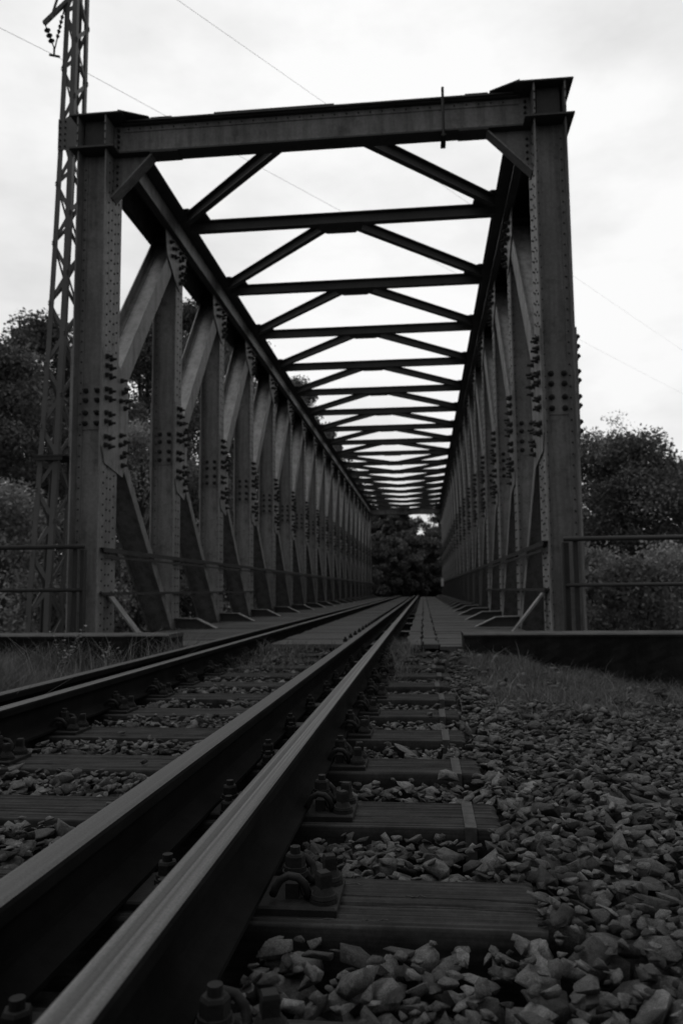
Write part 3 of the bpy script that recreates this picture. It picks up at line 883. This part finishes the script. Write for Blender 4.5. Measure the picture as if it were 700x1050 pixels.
# abutment masonry under the bridge end
ab = MB(); ab.box((-4.5, .55, -5.5), (4.5, 1.4, -.72), CONC); 
ab = ab.build('abutment_wall', loc=(XC, 8.5, 0)); tag(ab, 'concrete abutment block carrying the near end of the bridge', 'abutment')

# ------------------------------------------------------------------ lattice mast
MT = empty('lattice_mast', (-4.94, 9.62, -.5))
tag(MT, 'tall tapering steel lattice mast standing behind the left portal post', 'mast')
def mast_corner(i, z):                   # i: 0 front-outer 1 front-inner 2 back-inner 3 back-outer
    u = max(0, min(1.25, z / 9.0))
    xo_ = -5.11 + .30 * u + .05 * math.sin(u * 3.1); w = .31 - .14 * u
    x = xo_ if i in (0, 3) else xo_ + w
    dep = .44 - .06 * u
    y = 9.62 + (0 if i in (0, 1) else dep) + .04 * u
    return Vector((x + 4.94, y - 9.62, z + .5))
for i in range(4):
    mb = MB()
    sx = 1 if i in (0, 3) else -1; sy = 1 if i in (0, 1) else -1
    for k in range(12):
        z0 = -.5 + k * 11.0 / 12; z1 = -.5 + (k + 1) * 11.0 / 12
        a, b = mast_corner(i, z0), mast_corner(i, z1)
        q = [(0, 0), (sx * .07, 0), (sx * .07, sy * .009), (sx * .009, sy * .009), (sx * .009, sy * .07), (0, sy * .07)]
        mb.extr([a + Vector((p[0], p[1], 0)) for p in q], b - a, MASTM)
    mb.build('leg', MT)
for fi, (i, j) in enumerate(((0, 1), (1, 2), (2, 3), (3, 0))):
    mb = MB(); z = -.3; k = fi % 2; step = .42
    while z < 10.3:
        a = mast_corner(i if k else j, z); b = mast_corner(j if k else i, z + step)
        d = (b - a)
        nrm_ = {0: (0, 1, 0), 1: (-1, 0, 0), 2: (0, -1, 0), 3: (1, 0, 0)}[fi]
        off = Vector(nrm_) * .012
        mb.bar(a + off, b + off, .05, .008, nrm_, MASTM)
        z += step; k = 1 - k
    mb.build('lacing', MT)
mb = MB()
c0 = mast_corner(0, 2.25); mb.box((c0.x - .05, c0.y - .05, 2.725), (c0.x + .40, c0.y + .50, 2.745), RIVET); mb.box((c0.x - .04, c0.y - .045, 2.675), (c0.x + .35, c0.y - .035, 2.724), RIVET)
mb.build('splice_collar', MT)
mb = MB(); a0 = mast_corner(0, 6.65); mb.box((a0.x - .002, a0.y - .014, 6.97), (a0.x + .25, a0.y - .004, 7.42), MASTM)
for zz in np.arange(7.02, 7.4, .09):
    for xx in (.03, .1): rivet(mb, (a0.x + xx, a0.y - .014, zz), (0, -1, 0), .016, .02)
mb.build('joint_plate', MT)
tip = mast_corner(0, 8.65)
arm = MB(); end = Vector((-.13, -.05, 8.80))
arm.bar(tip + Vector((.02, 0, .02)), Vector((end.x, end.y, end.z)), .06, .045, (0, 0, 1), MASTM)
arm.bar(mast_corner(0, 9.25) + Vector((.02, 0, 0)), Vector((end.x + .1, end.y, end.z + .06)), .03, .03, (0, 0, 1), MASTM)
arm.build('bracket_arm', MT)
wt = Vector((.03, -.05, 8.42))
def insulator(p0, p1, big, nm):
    mb = MB(); p0 = Vector(p0); p1 = Vector(p1); d = p1 - p0
    mb.cyl(p0, p1, .009, RIVET, 8)
    n = 5 if not big else 3
    for k in range(n):
        u = .28 + .45 * k / max(1, n - 1); c = p0 + d * u; e = d.normalized()
        mb.cyl(c - e * .016, c + e * .012, .026 if not big else .045, CERAM, 12, .018)
    mb.build(nm, MT)
insulator(end + Vector((.02, 0, -.02)), wt, True, 'insulator')
insulator(tip + Vector((.0, -.01, -.05)), wt + Vector((.01, 0, 0)), False, 'insulator')
mb = MB(); mb.cyl(wt + Vector((0, 0, .02)), wt + Vector((0, 0, -.10)), .014, RIVET, 8); mb.bar(wt + Vector((-.07, 0, -.09)), wt + Vector((.07, .03, -.11)), .02, .025, (0, 0, 1), RIVET); mb.build('wire_clamp', MT)

# ------------------------------------------------------------------ overhead wires
def wire(pts, r, label):
    P_ = [Vector(p) for p in pts]; mb = MB(); o = P_[0]
    out = []
    for a, b in zip(P_, P_[1:]):
        for k in range(24):
            u = k / 24; q = a.lerp(b, u); q.z -= .0015 * (b - a).length * 4 * u * (1 - u); out.append(q - o)
    out.append(P_[-1] - o)
    mb.tube(out, r, WIREM, 6)
    w = mb.build('overhead_wire', loc=o); tag(w, label, 'wire', 'overhead wires')
wc = Vector((-4.94, 9.62, -.5)) + wt + Vector((0, 0, -.10))
WIRE_A, WIRE_B = (21.2, 62.0, 15.0), (21.4, 62.0, 18.3)
wire([(-12.5, 8.6, 11.9), wc, WIRE_A], .0030, 'lower thin overhead wire clamped to the insulators of the lattice mast')
wire([(-5.0, 9.7, 10.05), WIRE_B], .0032, 'upper thin overhead wire crossing the sky above the portal beam')
wire([(-70, 45, 17.0), (-22.6, 45, 14.6)], .012, 'short piece of wire over the trees far beyond the lattice mast')

# ------------------------------------------------------------------ trees
def pix(px, py, Y):
    d = Vector(((px - 350.), (525. - py), 797.))
    w = [sum(RC[i][k] * d[k] for k in range(3)) for i in range(3)]
    t = Y / w[1]
    return w[0] * t, Y, w[2] * t + .45
RC = [[0.99449897, 0.01985479, -0.10284741], [0.10430912, -0.09810025, 0.98969488], [-0.00956083, 0.99497846, 0.09963163]]
def leaf_cloud(centres, radii, per, size, r):
    C = np.repeat(centres, per, axis=0); Rr = np.repeat(radii, per)
    n = len(C)
    d = r.normal(size=(n, 3)); d /= np.linalg.norm(d, axis=1)[:, None]
    p = C + d * (Rr * r.uniform(.15, 1, n) ** .6)[:, None] * np.array([1, 1, .75])
    a = r.normal(size=(n, 3)); a /= np.linalg.norm(a, axis=1)[:, None]
    b = np.cross(a, r.normal(size=(n, 3))); b /= np.linalg.norm(b, axis=1)[:, None]
    s = size * r.uniform(.6, 1.4, n)[:, None]
    V = np.stack([p - a * s * .6, p + b * s * .35, p + a * s * .6, p - b * s * .35], 1)
    F = np.arange(4 * n).reshape(-1, 4)
    tone = np.clip(np.repeat(r.normal(.45, .30, len(centres)), per) + r.normal(0, .12, n), 0, 1)
    return V.reshape(-1, 3), F, tone
def tree(name, cat, label, px, py, Y, width, mat, seed, leaf=.2, nclump=90, per=70, low=.25, group=None, slender=1., sparse=1.):
    r = np.random.default_rng(seed); rr = random.Random(seed)
    X, Y, zt = pix(px, py, Y); zb_ = float(ground_z(X, Y)) - .1
    h = zt - zb_
    t = empty(name, (X, Y, zb_)); tag(t, label, cat, group)
    mb = MB(); tr_ = max(.06, h * .018)
    lean = rr.uniform(-.03, .03) * h
    pts = [(lean * u * u, 0, h * .9 * u) for u in np.linspace(0, 1, 7)]
    mb.tube(pts, [tr_ * (1.15 - u) + .01 for u in np.linspace(0, 1, 7)], WOODC, 8)
    cs = []; rad = []
    for k in range(nclump):
        u = r.uniform(low, 1) if k > 6 else 1 - .05 * k / 6
        prof = math.sin(math.pi * min(1, max(.02, (u - low * .6) / (1.04 - low * .6))) ** .85) ** .7
        a = r.uniform(0, 6.283); q = width / 2 * prof * r.uniform(.25, 1.05) * (1 + .25 * math.sin(3 * a + seed))
        z = h * u; cs.append((lean * u * u + math.cos(a) * q, math.sin(a) * q, z - h * .03)); rad.append(width * .13 * r.uniform(.55, 1.25) * slender)
        if k % 4 == 0 and u < .95:
            z0 = h * max(low * .6, u - .18)
            mb.tube([(lean * (z0 / h) ** 2, 0, z0), (lean * u * u * .5 + math.cos(a) * q * .5, math.sin(a) * q * .5, z0 + (z - z0) * .6), (math.cos(a) * q, math.sin(a) * q, z)],
                    [tr_ * .4, tr_ * .22, .01], WOODC, 5)
    mb.build('trunk', t)
    V, F, tone = leaf_cloud(np.array(cs), np.array(rad), int(per * sparse), leaf, r)
    link('crown', np_mesh('crown', V, F, mat, tone), t)
TD = [  # px, py of the top, distance, width, material, label
    (6, 352, 20, 5.5, LEAF_DARK, 'broad dark tree at the edge of the picture beside the lattice mast'),
    (40, 322, 24, 5.0, LEAF_DARK, 'tall dark tree whose top shows just beside the lattice mast'),
    (95, 345, 26, 6.0, LEAF_DARK, 'dark tree hidden mostly behind the portal post and mast'),
    (142, 330, 30, 7.0, LEAF_DARK, 'dark tree seen between the portal post and the next truss post'),
    (188, 308, 33, 7.5, LEAF_DARK, 'high dark tree showing through the truss above the second and third posts'),
    (238, 345, 40, 8.0, LEAF_DARK, 'dark tree seen through the truss behind the fourth post'),
    (297, 388, 50, 6.5, LEAF_MID, 'tall tree whose crown shows through the overhead bracing'),
    (326, 430, 58, 5.5, LEAF_MID, 'lower tree showing through the overhead bracing beside the far portal'),
]
for k, (px, py, Y, w, m, lab) in enumerate(TD):
    tree('broadleaf_tree', 'tree', lab, px, py, Y, w, m, 100 + k, leaf=.075 + .0012 * Y, nclump=190, per=330, low=.12, group='trees beside the bridge')
BU = [
    (10, 492, 14.5, 4.6, LEAF_PALE, 'pale bush at the picture edge behind the two-bar handrail and mast'),
    (58, 520, 16.5, 4.0, LEAF_MID, 'mid grey bush directly behind the lattice mast foot'),
    (140, 432, 20, 4.2, LEAF_PALE, 'pale bush seen between the portal post and the first inner post'),
    (205, 470, 24, 5.0, LEAF_MID, 'bush seen low between inner truss posts'),
    (612, 560, 15.0, 3.6, LEAF_PALE, 'pale leafy bush beside the right portal post above the long parapet'),
    (655, 572, 13.5, 3.4, LEAF_MID, 'leafy bush in the middle behind the handrail on the long parapet'),
    (706, 558, 15.5, 4.2, LEAF_PALE, 'pale leafy bush at the picture edge behind the long parapet'),
]
for k, (px, py, Y, w, m, lab) in enumerate(BU):
    tree('bush', 'bush', lab, px, py, Y, w, m, 200 + k, leaf=.075, nclump=150, per=170, low=.02, group='bushes below the parapets')
TR = [
    (606, 446, 30, 7.5, LEAF_DARK, 'dark rounded tree next to the right portal post'),
    (645, 444, 28, 6.5, LEAF_DARK, 'dark tree with ragged domed top beyond the long parapet'),
    (692, 478, 32, 8.0, LEAF_DARK, 'lower dark tree at the picture edge beyond the long parapet'),
    (735, 470, 34, 8.0, LEAF_DARK, 'dark tree partly cut off by the picture edge beyond the long parapet'),
]
for k, (px, py, Y, w, m, lab) in enumerate(TR):
    tree('broadleaf_tree', 'tree', lab, px, py, Y, w, m, 300 + k, leaf=.095, nclump=200, per=360, low=.1, group='trees beside the bridge')
tree('birch_tree', 'tree', 'thin pale sparse-leaved tree rising above the dark trees beside the right portal post', 622, 420, 40, 4.5, LEAF_PALE, 350, leaf=.10, nclump=70, per=16, low=.4, slender=1.0)
FT = [(358, 480, 68, 6), (336, 468, 72, 8), (388, 522, 66, 5), (408, 530, 64, 4), (434, 549, 70, 4), (414, 519, 64, 4.5), (458, 520, 66, 5), (462, 506, 68, 4), (472, 486, 72, 7), (398, 552, 60, 5), (450, 545, 62, 4.5), (416, 546, 62, 5)]
for k, (px, py, Y, w) in enumerate(FT):
    tree('far_tree', 'tree', 'dark leafy tree of the wood closing the view beyond the far portal', px, py, Y, w, LEAF_DARK, 400 + k, leaf=.15, nclump=260, per=120, slender=.75, low=.04, group='trees beyond the far portal')
# a far-off wood behind everything
r = np.random.default_rng(5)
cs = []; rd = []
for k in range(900):
    a = r.uniform(-1.0, .75); d = r.uniform(95, 140); x = math.sin(a) * d; y = math.cos(a) * d + 10
    cs.append((x, y, float(ground_z(x, y)) + r.uniform(.3, 6.0))); rd.append(r.uniform(1.4, 2.6))
V, F, tone = leaf_cloud(np.array(cs), np.array(rd), 46, .9, r)
o = link('distant_woods', np_mesh('distant_woods', V, F, LEAF_DARK, tone)); tag(o, 'far dark wood on the opposite side of the valley', 'woods', kind='stuff')

# small white panel added for a pale spot at the far end of the railing
wb = empty('white_panel', (1.20, 50.5, -.1)); tag(wb, 'tiny white panel on a post at the far end of the walkway', 'marker board')
mb = MB(); mb.cyl((0, 0, 0), (0, 0, 1.0), .03, PAINTR, 8); mb.build('board_post', wb)
mb = MB(); mb.box((-.07, -.045, .72), (.10, -.032, 1.22), WHITE); mb.build('board_face', wb)

# ------------------------------------------------------------------ sky, sun, camera
W = bpy.data.worlds.new('World'); S.world = W; W.use_nodes = True
nt = W.node_tree; nt.nodes.clear()
out = N(nt, 'ShaderNodeOutputWorld'); bg = N(nt, 'ShaderNodeBackground'); bg.inputs['Strength'].default_value = .1
sky = N(nt, 'ShaderNodeTexSky', sky_type='NISHITA'); sky.sun_disc = False
SUN_EL, SUN_AZ = R_(64), R_(-100)          # azimuth clockwise from +Y
sky.sun_elevation = SUN_EL; sky.sun_rotation = SUN_AZ
sky.air_density = 1; sky.dust_density = 4
bw = N(nt, 'ShaderNodeRGBToBW'); nt.links.new(sky.outputs[0], bw.inputs[0])
tc = N(nt, 'ShaderNodeTexCoord')
mp = N(nt, 'ShaderNodeMapping'); mp.inputs['Scale'].default_value = (1, 1, 2.2); nt.links.new(tc.outputs['Generated'], mp.inputs[0])
n1 = noise(nt, mp.outputs[0], 2.3, 8, .55)
cloud = ramp(nt, n1, [(.32, .70), (.58, 1.0)])
# overcast: bright sky ahead, unseen sky overhead and behind dimmed to lower the light
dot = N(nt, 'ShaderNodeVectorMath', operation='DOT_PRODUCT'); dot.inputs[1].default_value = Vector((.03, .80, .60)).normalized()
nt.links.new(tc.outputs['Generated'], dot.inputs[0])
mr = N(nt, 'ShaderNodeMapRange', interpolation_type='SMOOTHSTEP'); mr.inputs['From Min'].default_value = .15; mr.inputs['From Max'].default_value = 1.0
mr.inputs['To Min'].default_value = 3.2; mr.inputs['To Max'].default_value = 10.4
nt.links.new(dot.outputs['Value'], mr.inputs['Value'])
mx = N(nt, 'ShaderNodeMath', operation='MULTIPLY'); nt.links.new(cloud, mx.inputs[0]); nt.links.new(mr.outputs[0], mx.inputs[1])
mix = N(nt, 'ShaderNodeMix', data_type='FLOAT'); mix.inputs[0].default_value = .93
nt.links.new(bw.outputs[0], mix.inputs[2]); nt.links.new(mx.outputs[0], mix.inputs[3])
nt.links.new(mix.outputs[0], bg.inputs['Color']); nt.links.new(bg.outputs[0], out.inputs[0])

sl = bpy.data.lights.new('sun', 'SUN'); sl.energy = .8; sl.angle = R_(30); sl.color = (1, 1, 1)
so = bpy.data.objects.new('sun', sl); COL.objects.link(so)
sd = Vector((math.sin(SUN_AZ) * math.cos(SUN_EL), math.cos(SUN_AZ) * math.cos(SUN_EL), math.sin(SUN_EL)))
so.rotation_euler = sd.to_track_quat('Z', 'Y').to_euler(); so.location = sd * 50

cam = bpy.data.cameras.new('camera'); co = bpy.data.objects.new('camera', cam); COL.objects.link(co); S.camera = co
cam.sensor_fit = 'VERTICAL'; cam.sensor_height = 23.7; cam.lens = 23.7 * 797 / 1050
M = Matrix(((RC[0][0], RC[0][1], -RC[0][2], 0), (RC[1][0], RC[1][1], -RC[1][2], 0), (RC[2][0], RC[2][1], -RC[2][2], .45), (0, 0, 0, 1)))
co.matrix_world = M
cam.clip_start = .02; cam.clip_end = 3000
cam.dof.use_dof = True; cam.dof.focus_distance = 2.1; cam.dof.aperture_fstop = 3.2

S.view_settings.view_transform = 'Standard'; S.view_settings.look = 'None'
S.view_settings.exposure = 0; S.view_settings.gamma = 1; S.view_settings.use_curve_mapping = False
S.cycles.max_bounces = 6; S.cycles.diffuse_bounces = 3; S.cycles.glossy_bounces = 2; S.cycles.transmission_bounces = 2
S.cycles.use_denoising = True
